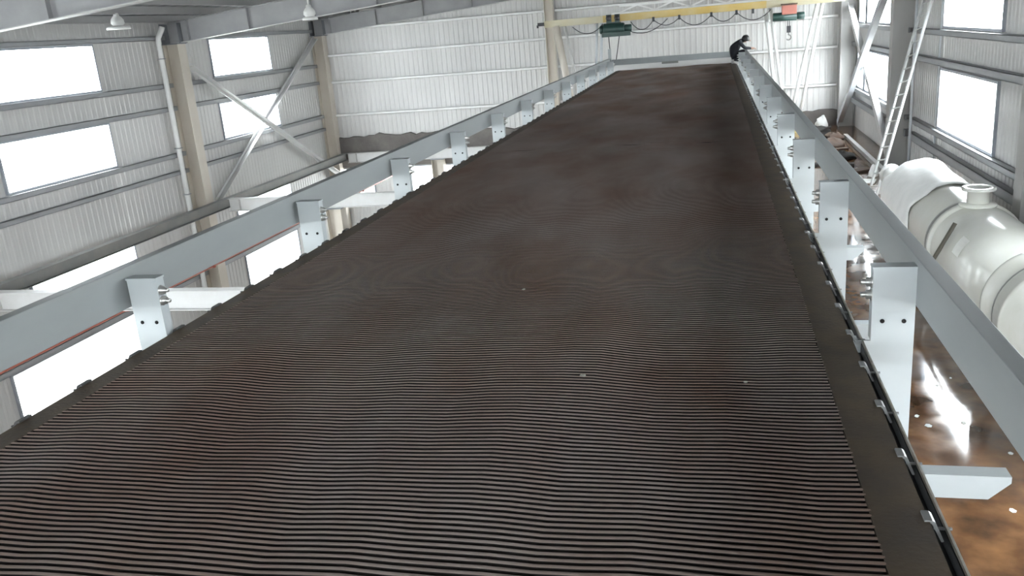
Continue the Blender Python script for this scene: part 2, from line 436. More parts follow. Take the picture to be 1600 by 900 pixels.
RL = ['grey rafter across the far end of the hall over the back wall', 'grey rafter meeting the column behind the downpipe', 'big grey rafter nearest the camera at the top left corner']
for k, y in enumerate(FRAMES[:4]):
    if k == 3: lab = 'grey rafter over the belt above the photographer'
    else: lab = RL[k]
    root = empty('roof_rafter', (XRIDGE, y, 2.7), lab, 'rafter')
    for x0, x1 in ((XL+.2, XRIDGE), (XRIDGE, XR-.12)):
        za, zb = raft_z(x0), raft_z(x1)
        H = .58
        a = MB(); a.prism([(-.007, 0), (.007, 0), (.007, H), (-.007, H)], (x0, y, za), (x1, y, zb), (0, 1, 0), (0, 0, 1)); a.build('web', 'rafter', root)
        a = MB(); a.prism([(-.125, -.02), (.125, -.02), (.125, 0), (-.125, 0)], (x0, y, za), (x1, y, zb), (0, 1, 0), (0, 0, 1)); a.build('bottom_flange', 'flange', root)
        a = MB(); a.prism([(-.125, H), (.125, H), (.125, H+.018), (-.125, H+.018)], (x0, y, za), (x1, y, zb), (0, 1, 0), (0, 0, 1)); a.build('top_flange', 'rafter', root)
        n = 5
        for q in range(n):
            x = x0 + (x1-x0)*(q+.35)/n; z = raft_z(x)
            a = MB(); a.box(x-.006, x+.006, y-.12, y+.12, z, z+H); a.build('stiffener', 'rafter', root)
    for x in (XL+.34, XR-.34):
        z = raft_z(x)
        for dx in (-.3, .285):
            a = MB(); a.box(x+dx, x+dx+.015, y-.2, y+.2, z-.02, z+.56); a.build('knee_plate', 'knee', root)

# floor beams on the left, open bays
xb = XL + .78
root = empty('floor_beam', (xb, 20, ZBM-.45), 'dark steel floor beam running the length of the left wall', 'beam')
a = MB(); ibeam(a, (xb, YB+.5, ZBM), (xb, YE-.2, ZBM), .30, .22, web=False); a.build('flange', 'dkbeam', root)
a = MB(); ibeam(a, (xb, YB+.5, ZBM), (xb, YE-.2, ZBM), .30, .22, fl=False); a.build('web', 'dkbeam', root)
CBL = ['pale floor beam reaching out from the far left corner column', 'pale floor beam reaching out from the column behind the downpipe', 'pale floor beam nearest the camera, seen through the left handrail']
for k, y in enumerate((33.72, 24.2, 14.35)):
    root = empty('floor_beam', (-10, y, ZBM-.45), CBL[k], 'beam')
    a = MB(); ibeam(a, (xb+.13, y, ZBM), (-5.55, y, ZBM), .40, .24, web=False); a.build('flange', 'ltbeam', root)
    a = MB(); ibeam(a, (xb+.13, y, ZBM), (-5.55, y, ZBM), .40, .24, fl=False); a.build('web', 'ltbeam', root)
    a = MB(); a.box(xb+.5, xb+.514, y-.11, y+.11, ZBM-.38, ZBM-.015); a.build('stiffener', 'ltbeam', root)
SC = ['cream stub column under the far floor beam', 'cream stub column under the middle floor beam', 'cream stub column under the near floor beam']
for k, (x, y) in enumerate(((-11.1, FRAMES[0]), (-11.45, 24.2))):
    column(x, y, ZG, ZBM-.43, SC[k], 'cream', .5, .4, cap=True)

# diagonal wind bracing
def brace(p, q, label, r=.06, mt='white'):
    root = empty('diagonal_brace', p, label, 'brace')
    p, q = Vector(p), Vector(q)
    a = MB(); a.bar(p, q, .03, .2); a.bar(p+Vector((.09, 0, 0)), q+Vector((.09, 0, 0)), .18, .03); a.build('brace_bar', mt, root)
    d = (q-p).normalized()
    for e, s_ in ((p, 1), (q, -1)):
        a = MB(); a.bar(e - d*s_*.05, e + d*s_*.3, .02, .22); a.build('gusset', mt, root)
xl2 = XL + .25
brace((xl2+.22, 24.0, 1.35), (xl2+.22, 33.5, -3.6), 'white diagonal brace falling from the downpipe column to the corner', .1, 'ltbeam')
brace((xl2-.02, 33.4, 1.9), (xl2-.02, 24.6, -2.9), 'white diagonal brace rising to the far left corner column', .1, 'ltbeam')
xr2 = XR - .22
brace((xr2-.16, 33.2, 1.5), (xr2-.16, 25.0, -2.5), 'pale diagonal brace on the right wall falling toward the ladder', .1, 'ltbeam')
brace((xr2-.4, 25.2, 1.75), (xr2-.4, 33.2, -2.5), 'grey diagonal brace on the right wall crossing the bright window', .1, 'conduit')

# white downpipe
root = empty('downpipe', (XL+.2, 23.05, ZG), 'white plastic downpipe with a bent top beside the left column', 'pipe')
a = MB(); a.tube([(XL+.42, 23.1, 2.50), (XL+.40, 23.08, 2.42), (XL+.28, 23.02, 2.2), (XL+.26, 23.02, 2.05), (XL+.26, 23.02, ZG)], .075, 12); a.build('pipe', 'white', root)
for z in (1.6, -1.0, -2.4):
    a = MB(); a.box(XL+.17, XL+.35, 22.93, 23.11, z, z+.03); a.build('pipe_clamp', 'girt', root)

# red pipe under the floor beams
root = empty('fire_pipe', (-13, 20, -3.7), 'thin red pipe running under the floor beams on the left', 'pipe')
a = MB(); a.tube([(-13, YB+1, -3.72), (-13, YE-.4, -3.72)], .045, 10); a.build('pipe', 'redpipe', root)
for y in (6, 10.5, 16, 19.6, 26, 30):
    a = MB(); a.box(-13.06, -12.94, y-.03, y+.03, -3.78, -3.66); a.box(-13.01, -12.99, y-.01, y+.01, -3.66, -3.0); a.build('pipe_hanger', 'redpipe', root)

# high-bay lamps
def lamp(x, y, z, r, label):
    root = empty('high_bay_lamp', (x, y, z), label, 'lamp')
    top = raft_z(x)+.59
    a = MB(); a.tube([(x, y, z+.28), (x, y, top)], .022, 8); a.build('stem', 'white', root)
    a = MB(); a.lathe([(.05, .36), (.07, .33), (.07, .3), (.11, .26), (.15, .2), (.16, .12), (.12, .08), (.12, .05)], (x, y, z), (0, 0, 1), 20); a.build('housing', 'white', root)
    a = MB(); a.lathe([(.1, .07), (r*.9, .05), (r, .03), (r, -.02), (r*.95, -.02), (.1, .02), (0, .02)], (x, y, z), (0, 0, 1), 24); a.build('reflector', 'white', root)
lamp(-14.25, 19.4, 2.41, .28, 'white high-bay lamp with round reflector at the top left')
lamp(-10.17, 21.57, 2.29, .2, 'white high-bay lamp hanging in front of the grey rafter')

# ------------------------------------------------------------------ the ribbed rubber belt
BX0, BX1, BY0, BY1 = -3.24, 0.65, -1.0, 30.3
PITCHR = 0.033
def wave(x, y):
    e = min(1, max(0, (x-BX0)/.5)) * min(1, max(0, (BX1-x)/.5))
    xc = -1.25 + .16*(y-2.5)
    z = .020*math.exp(-((x-xc)/.45)**2)*math.exp(-((y-2.6)/2.0)**2)
    z += .010*math.exp(-((x-(-.75+.02*y))/.16)**2)*math.exp(-((y-4.6)/1.6)**2)
    z += .008*math.sin(3.1*x+.9*y+.6) + .004*math.sin(7.0*x-1.7*y) + .003*math.sin(13*x+2.2*y)
    return z*e
belt = empty('ribbed_belt', (-1.3, 2, 0), 'long dark brown ribbed rubber belt stretching down the hall', 'conveyor belt')
def grid(x0, x1, nx, y0, y1, ny, zf):
    g = MB()
    for j in range(ny+1):
        for i in range(nx+1):
            x = x0+(x1-x0)*i/nx; y = y0+(y1-y0)*j/ny; g.v.append((x, y, zf(x, y)))
    for j in range(ny):
        for i in range(nx):
            k = j*(nx+1)+i; g.f.append((k, k+1, k+nx+2, k+nx+1))
    return g
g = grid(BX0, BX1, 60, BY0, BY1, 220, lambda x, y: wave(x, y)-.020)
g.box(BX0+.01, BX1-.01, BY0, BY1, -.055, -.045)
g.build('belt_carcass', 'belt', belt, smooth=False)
RX0, RX1 = BX0+.13, BX1-.172
for x0, x1 in ((BX0, RX0), (RX1, BX1)):
    mb = MB(); n = 200
    for j in range(n+1):
        y = BY0+(BY1-BY0)*j/n
        for x, z in ((x0, -.03), (x0, 0), (x1, 0), (x1, -.03)): mb.v.append((x, y, z + wave(x, y)))
    for j in range(n):
        k = 4*j
        for q in range(3): mb.f.append((k+q, k+q+1, k+q+5, k+q+4))
    mb.build('edge_border', 'border', belt)
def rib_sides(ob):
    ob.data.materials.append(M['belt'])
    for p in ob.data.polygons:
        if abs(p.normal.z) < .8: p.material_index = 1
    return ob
def rib(mb, y, ns, jit):
    i0 = len(mb.v)
    for k in range(ns+1):
        x = RX0+(RX1-RX0)*k/ns + (jit if k in (0, ns) else 0)
        z = wave(x, y)
        for dy, dz in ((-.0105, -.020), (-.0088, -.0006), (0, 0.0006), (.0088, -.0006), (.0105, -.020)): mb.v.append((x, y+dy, z+dz))
    for k in range(ns):
        a = i0+5*k
        for q in range(4): mb.f.append((a+q, a+q+5, a+q+6, a+q+1))
    mb.f.append(tuple(i0+q for q in range(5))); e = i0+5*ns; mb.f.append(tuple(e+q for q in range(4, -1, -1)))
y = 1.75; n = 0
while n < 300:
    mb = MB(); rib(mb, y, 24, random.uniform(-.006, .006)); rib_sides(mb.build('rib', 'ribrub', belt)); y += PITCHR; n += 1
mb = MB()
while y < BY1-.03: rib(mb, y, 10, random.uniform(-.006, .006)); y += PITCHR
y = 1.75-PITCHR
while y > BY0+.03: rib(mb, y, 12, 0); y -= PITCHR
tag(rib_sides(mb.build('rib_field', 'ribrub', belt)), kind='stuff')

for k, (cx_, cy_, sz, lab) in enumerate(((.12, 3.72, .010, 'tiny pale crumb on the right side of the ribbed belt'), (-.62, 3.70, .015, 'pale dusty crumb in the middle of the ribbed belt'), (-1.2, 5.1, .013, 'pale crumb on the belt farther up the middle'))):
    a = MB(); nn = 8
    a.lathe([(0, sz*.5), (sz*.6, sz*.42), (sz, sz*.15), (sz*.9, 0)], (cx_, cy_, wave(cx_, cy_)+.0006), (0, 0, 1), nn)
    a.v = [(p[0]+random.uniform(-.2, .2)*sz, p[1]+random.uniform(-.2, .2)*sz, p[2]) for p in a.v]
    tag(a.build('crumb', 'lip'), lab, 'crumb')

# ------------------------------------------------------------------ frame that carries the belt
fr = empty('belt_frame', (-1.3, 2, ZF), 'pale blue grey steel frame with side rails carrying the belt', 'machine frame')
PY = [-1.0, 1.75] + [4.32 + 2.275*k for k in range(12)]
ZT = .35
def rail(x, s_, z0, z1, y0, y1):
    """channel, web at x facing the belt, flanges pointing s_"""
    t = .012; wd = .075
    prof = [(0, z0), (s_*wd, z0), (s_*wd, z0+t), (s_*t, z0+t), (s_*t, z1-t), (s_*wd, z1-t), (s_*wd, z1), (0, z1)]
    return MB().prism(prof, (x, y0, 0), (x, y1, 0), (1, 0, 0), (0, 0, 1))
rail(.945, 1, .155, .39, -1.2, 30.4).build('side_rail', 'rail', fr, bevel=.004)
rail(-3.50, -1, .165, .41, -1.2, 30.4).build('side_rail', 'rail', fr, bevel=.004)

# post: channel with its web to the camera, wider foot below belt level
def post_mesh(side):
    mb = MB(); t = .012
    W0, W1 = -.1, .1
    fx = -.17 if side > 0 else -.1       # wide foot reaches under the gutter on the right
    hx = .1 if side > 0 else .17
    prof = [(W0, ZT), (W1, ZT), (W1, -.02), (hx, -.06), (hx, -.86), (fx, -.86), (fx, -.06), (W0, -.02)] if False else [(fx, -.86), (hx, -.86), (hx, -.03), (W1, -.03), (W1, ZT), (W0, ZT), (W0, -.03), (fx, -.03)]
    pp = []
    for p in prof:
        if not pp or (abs(p[0]-pp[-1][0])+abs(p[1]-pp[-1][1])) > 1e-5: pp.append(p)
    mb.prism(pp, (0, 0, 0), (0, t, 0), (1, 0, 0), (0, 0, 1))
    mb.box(W0, W0+t, t, .075, -.03, ZT); mb.box(W1-t, W1, t, .075, -.03, ZT)
    mb.box(fx, fx+t, t, .075, -.86, -.03); mb.box(hx-t, hx, t, .075, -.86, -.03)
    mb.box(W0-.004, W1+.004, -.004, .08, ZT-.008, ZT+.004)
    return mb.mesh('post', 'post')
hole_me = MB().lathe([(0, -.004), (.011, -.004), (.011, 0.002), (0, .002)], (0, 0, 0), (0, 1, 0), 12).mesh('bolt_hole', 'hole')
bolt_me = MB().lathe([(0, -.052), (.012, -.052), (.014, -.044), (.014, -.026), (.024, -.026), (.024, -.004), (.032, -.004), (.032, 0.002), (0, 0.002)], (0, 0, 0), (1, 0, 0), 8).mesh('bolt', 'bolt')
pr_me, pl_me = post_mesh(1), post_mesh(-1)
out_mb = MB()
out_mb.prism([(0, 0), (.48, 0), (.48, -.035), (.38, -.13), (0, -.13)], (0, 0, 0), (0, .1, 0), (1, 0, 0), (0, 0, 1))
out_me = out_mb.mesh('outrigger', 'post')
for y in PY:
    for side, x in ((1, .845), (-1, -3.37)):
        p = inst(pr_me if side > 0 else pl_me, 'post', fr, (x, y, 0))
        for dx in (-.05, .05):
            h = bpy.data.objects.new('bolt_hole', hole_me); COL.objects.link(h); h.parent = p; h.location = (dx, -.001, .075)
        for dz in (.27, .205):
            b = bpy.data.objects.new('bolt', bolt_me); COL.objects.link(b); b.parent = p
            b.location = (-.1*side, .03, dz); b.rotation_euler = (0, 0, 0 if side > 0 else PI)
    inst(out_me, 'outrigger', fr, (.945, y-.06, -.735))
    a = MB(); a.box(-3.3, .7, y+.02, y+.14, -.86, -.70); a.build('cross_beam', 'post', fr)
for y in PY[0::2]:
    for x in (.25, -2.9):
        a = MB(); a.box(x-.07, x+.07, y+.01, y+.15, ZF, -.86); a.box(x-.14, x+.14, y-.06, y+.22, ZF, ZF+.02); a.build('support_leg', 'post', fr)

# gutters along the belt edges, steel lip and clips
for s_, xe in ((1, BX1), (-1, BX0)):
    a = MB(); a.prism([(s_*-.05, -.10), (s_*.055, -.10), (s_*.055, -.045), (s_*.05, -.045), (s_*.05, -.094), (s_*-.05, -.094)] if s_ > 0 else
                      [(.05, -.10), (.05, -.094), (-.05, -.094), (-.05, -.045), (-.055, -.045), (-.055, -.10)], (xe, BY0, 0), (xe, BY1, 0), (1, 0, 0), (0, 0, 1))
    a.build('gutter', 'gutter', fr)
    a = MB(); x = xe + s_*.058; a.box(x-.004, x+.004, BY0, BY1, -.16, -.03); a.build('gutter_lip', 'lip', fr)
def clip_mesh(s_, mt):
    mb = MB()
    prof = [(-.016, .001), (-.014, .005), (.008, .004), (.016, -.002), (.046, -.07), (.038, -.073), (.006, -.008), (-.016, -.003)]
    prof = [(s_*u, v) for u, v in prof]
    mb.prism(prof, (0, -.03, 0), (0, .03, 0), (1, 0, 0), (0, 0, 1))
    mb.box(min(.02*s_, .075*s_), max(.02*s_, .075*s_), -.004, .004, -.045, -.037)
    return mb.mesh('edge_clip', mt)
cr, cl = clip_mesh(1, 'clip'), clip_mesh(-1, 'clipdark')
y = 1.78
while y < BY1-.2:
    inst(cr, 'edge_clip', fr, (BX1, y, .001)); inst(cl, 'edge_clip', fr, (BX0, y+.05, .010), scale=(1.0, 1.3, 1.0))
    y += .43

# end beam across the far end of the belt
a = MB(); a.box(-3.55, .92, 30.52, 30.6, .17, .36); a.build('end_beam', 'rail', fr)
a = MB(); a.box(-3.45, .80, 30.45, 30.52, -.1, .165); a.build('end_plate', 'white', fr)
a = MB(); a.box(-1.75, -1.2, 30.44, 30.515, .11, .185); a.build('end_slot', 'tankdark', fr)
a = MB(); a.box(-3.55, -3.45, 30.4, 30.5, -.1, .72); a.build('end_upright', 'rail', fr)

# ------------------------------------------------------------------ gantry crane
GY = 32.3
gc = empty('gantry_crane', (-1, GY, ZF), 'gantry crane with yellow beam, white truss and splayed pale legs', 'crane')
for x0, x1, mt in ((-6.05, -3.9, 'palebeam'), (-3.9, 1.75, 'yellow'), (1.75, 4.3, 'palebeam')):
    a = MB(); ibeam(a, (x0, GY, 1.87+.007*x0), (x1, GY, 1.87+.007*x1), .24, .16, .02); a.build('crane_beam', mt, gc)
a = MB(); a.bar((-3.3, GY+.1, 2.13), (4.0, GY+.1, 2.19), .07, .07); a.build('top_chord', 'white', gc)
a = MB(); a.bar((-3.6, GY+.1, 1.875), (4.0, GY+.1, 1.93), .05, .07); a.build('bottom_chord', 'white', gc)
xs = [-3.3 + k*.62 for k in range(12)]
for k in range(11):
    zl, zh = 1.90 + .007*(xs[k]+3.3), 2.12 + .008*(xs[k]+3.3)
    a = MB()
    if k % 2 == 0: a.bar((xs[k], GY+.1, zl), (xs[k+1], GY+.1, zh), .05, .05)
    else: a.bar((xs[k], GY+.1, zh), (xs[k+1], GY+.1, zl), .05, .05)
    a.build('truss_brace', 'white', gc)
    if k % 3 == 2:
        a = MB(); a.bar((xs[k], GY+.1, zl), (xs[k], GY+.1, zh), .03, .03, (0, 1, 0)); a.build('truss_brace', 'white', gc)
def leg(p, q, r=.055, mt='white'):
    a = MB(); a.tube([p, q], r, 10); a.build('leg', mt, gc)
# left support: wide leg and thinner companion, right support: two pairs narrowing downward
leg((-5.62, GY, 1.62), (-4.98, GY-.02, ZF), .13, 'cream'); leg((-5.35, GY+.25, 1.62), (-4.62, GY+.3, ZF), .045, 'white')
leg((-4.15, GY+.25, 1.62), (-4.45, GY+.3, ZF), .045, 'conduit'); leg((-3.95, GY, 1.62), (-4.2, GY, ZF), .05, 'conduit')
leg((1.72, GY, 1.64), (2.22, GY, ZF), .07); leg((1.9, GY+.25, 1.64), (2.5, GY+.25, ZF), .055)
leg((3.42, GY, 1.66), (2.46, GY, ZF), .06); leg((3.62, GY+.25, 1.66), (2.82, GY+.25, ZF), .06)
a = MB(); a.box(-5.2, -4.2, GY-.1, GY+.4, ZF, ZF+.15); a.build('foot_beam', 'yellow', gc)
a = MB(); a.box(2.05, 3.0, GY-.1, GY+.4, ZF, ZF+.15); a.build('foot_beam', 'yellow', gc)
a = MB(); a.box(-6.28, -6.05, GY-.12, GY+.12, 1.66, 1.78); a.box(-6.33, -6.28, GY-.05, GY+.05, 1.6, 1.7); a.build('end_stop', 'black', gc)
def cable(pts, r=.014):
    a = MB(); a.tube(pts, r, 6); a.build('festoon_cable', 'black', gc)
def sag(x0, x1, z, dz, n=10):
    return [(x0+(x1-x0)*k/n, GY-.12, z+.007*(x0+(x1-x0)*k/n) - dz*(1-(2*k/n-1)**2)) for k in range(n+1)]
for x0, x1, dz in ((-5.0, -3.9, .28), (-2.9, -2.1, .3), (-2.1, -1.2, .22), (-1.2, -.1, .3), (-.1, .75, .26), (.75, 1.9, .3), (-3.4, -1.6, .42)):
    cable(sag(x0, x1, 1.58, dz))
for x in (-2.1, -1.2, -.1, .75, 1.3):
    a = MB(); a.box(x-.04, x+.04, GY-.14, GY-.06, 1.50, 1.66); a.build('cable_trolley', 'black', gc)

# hoists hanging from the crane beam
ho = empty('electric_hoist', (-3.45, GY, 1.2), 'green electric hoist under the left part of the crane beam', 'hoist', 'hoists on the crane beam')
a = MB(); a.lathe([(0, 0), (.20, 0), (.21, .02), (.21, .72), (.20, .74), (0, .74)], (-3.86, GY-.24, 1.36), (1, 0, -.02), 20); a.build('drum', 'green', ho)
a = MB(); a.lathe([(0, 0), (.1, 0), (.13, .05), (.13, .26), (0, .28)], (-3.13, GY-.24, 1.36), (1, 0, -.02), 16); a.build('motor', 'green', ho)
a = MB(); a.lathe([(0, -.14), (.12, -.14), (.15, -.1), (.15, .0), (0, .0)], (-3.86, GY-.24, 1.36), (1, 0, -.02), 16); a.build('gearbox', 'green', ho)
a = MB(); a.box(-3.92, -2.92, GY-.42, GY-.06, 1.10, 1.26); a.build('base_plate', 'green', ho)
a = MB(); a.box(-3.76, -3.28, GY-.2, GY+.2, 1.46, 1.60); a.box(-3.76, -3.58, GY-.2, GY-.12, 1.6, 1.86); a.box(-3.46, -3.28, GY-.2, GY-.12, 1.6, 1.86); a.build('trolley', 'green', ho)
for x in (-3.67, -3.37):
    a = MB(); a.lathe([(0, 0), (.1, 0), (.1, .05), (0, .05)], (x, GY-.25, 1.74), (0, 1, 0), 14); a.build('wheel', 'black', ho)
for x, q in ((-3.7, -3.62), (-3.3, -3.55)):
    a = MB(); a.tube([(x, GY-.24, 1.18), (q, GY-.2, -.2)], .016, 6); a.build('wire_rope', 'black', ho)
h2 = empty('electric_hoist', (2.45, GY, 1.2), 'hoist with red control box and hook on the right of the crane beam', 'hoist', 'hoists on the crane beam')
a = MB(); a.lathe([(0, 0), (.13, 0), (.14, .02), (.14, .78), (0, .8)], (1.95, GY-.24, 1.32), (1, 0, -.02), 20); a.build('drum', 'green', h2)
a = MB(); a.lathe([(0, 0), (.11, 0), (.12, .04), (.12, .24), (0, .26)], (2.74, GY-.24, 1.31), (1, 0, -.02), 16); a.build('motor', 'green', h2)
a = MB(); a.box(2.24, 2.72, GY-.40, GY-.1, 1.38, 1.68); a.build('control_box', 'red', h2, label='red control box', bevel=.01)
a = MB(); a.box(2.22, 2.74, GY-.41, GY-.09, 1.685, 1.73); a.build('box_lid', 'debris', h2)
a = MB(); a.box(2.3, 2.62, GY-.16, GY+.16, 1.50, 1.58); a.build('trolley', 'green', h2)
for x in (2.44, 2.50):
    a = MB(); a.tube([(x, GY-.24, 1.2), (x, GY-.24, .98)], .012, 6); a.build('wire_rope', 'black', h2)
a = MB(); a.box(2.41, 2.54, GY-.29, GY-.19, .78, 1.0); a.build('pulley_block', 'black', h2)
hk = [(2.475, GY-.24, .80), (2.475, GY-.24, .70)] + [(2.475+.085*math.sin(t), GY-.24, .62+.085*math.cos(t)) for t in [0.2+.35*k for k in range(12)]]
a = MB(); a.tube(hk, .022, 8); a.build('hook', 'tankdark', h2)

# ------------------------------------------------------------------ white vessels on the right floor
def saddle(x, y, zc, r, par):
    a = MB(); n = 10; pts = []
    for k in range(n+1):
        t = PI*(1.2+.6*k/n); pts.append((r*1.01*math.cos(t), r*1.01*math.sin(t)))
    prof = pts + [(r*.8, ZF-zc), (-r*.8, ZF-zc)]
    a.prism(prof, (x, y-.06, zc), (x, y+.06, zc), (1, 0, 0), (0, 0, 1)); a.build('saddle', 'tankdark', par)
TX, TZ, TR = 3.69, -1.96, .62
tk = empty('storage_tank', (TX, 14, ZF), 'long white plastic tank lying by the right wall, nozzle on top', 'tank')
a = MB(); a.lathe([(.3, -.02), (.5, .04), (.59, .15), (TR, .3), (TR, 3.7), (TR, 5.3), (.56, 5.62), (.42, 5.82), (.2, 5.92), (0, 5.95)], (TX, 17.3, TZ), (0, -1, 0), 48); a.build('tank_shell', 'tank', tk)
a = MB(); a.lathe([(TR+.001, 3.64), (TR+.02, 3.66), (TR+.02, 3.74), (TR+.001, 3.76)], (TX, 17.3, TZ), (0, -1, 0), 48); a.build('weld_ring', 'tankdark', tk)
a = MB(); a.lathe([(TR+.001, 3.80), (TR+.035, 3.82), (TR+.035, 3.95), (TR+.001, 3.97)], (TX, 17.3, TZ), (0, -1, 0), 48); a.build('joint_band', 'tank', tk)
a = MB(); a.lathe([(.15, -.2), (.15, .22), (.225, .22), (.225, .26), (.15, .26), (.13, .1)], (TX-.02, 13.35, TZ+TR), (0, 0, 1), 24); nz = a.build('nozzle', 'tank', tk)
a = MB(); a.lathe([(.151, -.02), (.25, -.03), (.25, .0), (.151, .02)], (TX-.02, 13.35, TZ+TR+.02), (0, 0, 1), 24); a.build('nozzle_pad', 'tank', tk)
# flange ring
for y in (12.3, 15.2, 16.6): saddle(TX, y, TZ, TR, tk)
a = MB(); a.box(TX-.5, TX-.28, 12.1, 12.35, TZ+.50, TZ+.512)
th = math.radians(128)
def on_shell(th, y, r=TR+.006): return (TX + r*math.cos(th), y, TZ + r*math.sin(th))
lb = MB()
for k in range(5):
    t = math.radians(136 + 6*k)
    lb.v += [on_shell(t, 12.0), on_shell(t, 12.3)]
lb.f = [(2*k, 2*k+1, 2*k+3, 2*k+2) for k in range(4)]
lb.build('paper_slip', 'slip', tk, label='white square paper slip')
# bright sheet thrown over the far half of the tank
wp = MB(); ny, nt = 16, 22
for j in range(ny+1):
    for i in range(nt+1):
        y = 17.28 - 2.45*j/ny; t = math.radians(18 + 172*i/nt - 20*(j/ny) * (1 - i/nt) + 0)
        r = TR + .02 + .012*math.sin(9*t+2.3*y) + .01*random.random() + (.10*math.exp(-((t-1.25)/.16)**2) * math.exp(-((j/ny-.25)/.25)**2))
        wp.v.append((TX + r*math.cos(t), y + .08*math.sin(5*t), TZ + r*math.sin(t)))
for j in range(ny):
    for i in range(nt):
        k = j*(nt+1)+i; wp.f.append((k, k+1, k+nt+2, k+nt+1))
wo = wp.build('cover_sheet', 'wrap', None, smooth=True)
sd = wo.modifiers.new('thick', 'SOLIDIFY'); sd.thickness = .012; sd.offset = 1
tag(wo, 'crumpled bright white sheet draped over the far half of the tank', 'sheet')
# pipe elbow lying beyond the tank
el = empty('pipe_stub', (3.0, 17.6, -2.0), 'short white pipe stub pointing out beyond the far end of the tank', 'pipe')
a = MB(); a.tube([(3.4, 17.45, -1.75), (3.37, 18.2, -1.72)], .16, 20); a.build('pipe', 'wrap', el)
a = MB(); a.lathe([(.16, 0), (.21, 0), (.21, .06), (.16, .06)], (3.372, 18.1, -1.722), (-.07, .8, .03), 20); a.build('flange', 'wrap', el)
a = MB(); a.box(3.3, 3.5, 17.6, 17.75, ZF, -1.9); a.build('prop', 'tankdark', el)

t2 = empty('storage_tank', (3.55, 9.8, ZF), 'nearer white tank with thick end rims, cut by the right picture edge', 'tank')
X2, Z2, R2 = 3.68, -1.93, .63
a = MB(); a.lathe([(0, 0), (R2-.12, 0), (R2-.1, .02), (R2, .02), (R2+.02, .05), (R2+.02, .12), (R2, .15), (R2, .75), (R2+.05, .78), (R2+.05, .9), (R2, .93), (R2, 2.6), (R2*.8, 2.85), (0, 3.0)], (X2, 10.7, Z2), (0, -1, 0), 48); a.build('tank_shell', 'tank', t2)
a = MB(); a.lathe([(R2+.001, .45), (R2+.008, .455), (R2+.008, .475), (R2+.001, .48)], (X2, 10.7, Z2), (0, -1, 0), 48); a.build('weld_ring', 'tankdark', t2)
for y in (10.2, 8.5): saddle(X2, y, Z2, R2, t2)
rd = MB(); rd.tube([(2.55, 12.5, ZF), (3.2, 12.6, -1.42)], .03, 8)
tag(rd.build('steel_rod', 'rod'), 'thin dark rod leaning against the white tank', 'rod')

# ------------------------------------------------------------------ ladder on the right
ld = empty('ladder', (3.4, 20.4, ZF), 'aluminium ladder leaning against the right wall behind the tank', 'ladder')
B0, T0 = Vector((3.41, 20.42, ZF)), Vector((4.70, 21.8, 1.75))
dd = (T0-B0).normalized(); side = Vector((-.25, 1, 0)); side = (side - dd*side.dot(dd)).normalized()
for s_ in (-.19, .19):
    a = MB(); a.bar(B0+side*s_, T0+side*s_, .03, .07); a.build('ladder_rail', 'alu', ld)
L_ = (T0-B0).length; n = int(L_/.3)
for k in range(1, n):
    c = B0 + dd*(k*L_/n); a = MB(); a.tube([c-side*.19, c+side*.19], .016, 8); a.build('rung', 'alu', ld)
a = MB(); a.tube([(XR-.05, 21.3, ZF), (XR-.05, 21.3, 2.0)], .02, 8)
tag(a.build('conduit', 'conduit'), 'thin pale conduit rising up the right wall near the ladder', 'conduit')
a = MB(); a.tube([(XR-.25, 22.9, ZF), (XR-.25, 22.9, 1.9)], .03, 8)
tag(a.build('conduit', 'conduit'), 'pale conduit on the right wall between ladder and column', 'conduit')

# ------------------------------------------------------------------ clutter on the far right floor
def plank(p, q, wu, wv, mt, name, label, cat):
    a = MB(); a.bar(p, q, wu, wv); o = a.build(name, mt, bevel=.006); tag(o, label, cat); return o
plank((4.2, 19.4, ZF+.06), (4.2, 30.5, ZF+.06), .12, .12, 'colgrey', 'timber_kerb', 'long pale bar lying on the floor along the right wall', 'bar')
plank((2.95, 27.6, ZF+.03), (3.90, 27.9, ZF+.03), .25, .05, 'debris', 'loose_plank', 'brown plank lying crosswise beyond the right rail', 'plank')
plank((2.65, 25.2, ZF+.03), (3.70, 25.0, ZF+.03), .3, .06, 'debrisdk', 'loose_plank', 'dark plank lying crosswise nearer the ladder', 'plank')
plank((2.95, 29.6, ZF+.04), (4.00, 29.3, ZF+.04), .2, .06, 'debris', 'loose_plank', 'brown plank farthest away near the corner column', 'plank')
plank((3.05, 22.5, ZF+.04), (3.80, 22.3, ZF+.04), .5, .03, 'wrap', 'white_board', 'small white board flat on the floor by the pale bar', 'board')
def lump(x, y, r, h, mt, name, label, cat, seed):
    rnd = random.Random(seed); a = MB(); n = 14
    prof = [(0, h), (r*.35, h*.97), (r*.7, h*.75), (r*.95, h*.4), (r, h*.08), (r*.9, 0)]
    a.lathe(prof, (x, y, ZF), (0, 0, 1), n)
    a.v = [(px + rnd.uniform(-.12, .12)*r, py + rnd.uniform(-.12, .12)*r, max(ZF, pz + rnd.uniform(-.15, .15)*h)) for px, py, pz in a.v]
    tag(a.build(name, mt, smooth=False), label, cat)
lump(3.82, 20.9, .17, .36, 'wrap', 'plastic_sack', 'small white sack on the floor by the ladder foot', 'sack', 1)
lump(3.9, 23.2, .12, .28, 'wrap', 'plastic_sack', 'second white sack just beyond the first along the bar', 'sack', 2)
lump(3.1, 33.3, .2, .36, 'wrap', 'plastic_sack', 'pale sack against the dark plinth by the crane leg', 'sack', 3)
lump(3.75, 33.2, .22, .42, 'wrap', 'plastic_sack', 'pale sack against the plinth beside the corner column', 'sack', 4)
lump(3.35, 28.6, .6, .3, 'debris', 'rubble_heap', 'brown heap of rubble on the floor beyond the right rail', 'rubble', 5)
lump(3.45, 26.2, .45, .2, 'debrisdk', 'rubble_heap', 'dark heap of scrap on the floor before the brown heap', 'rubble', 6)
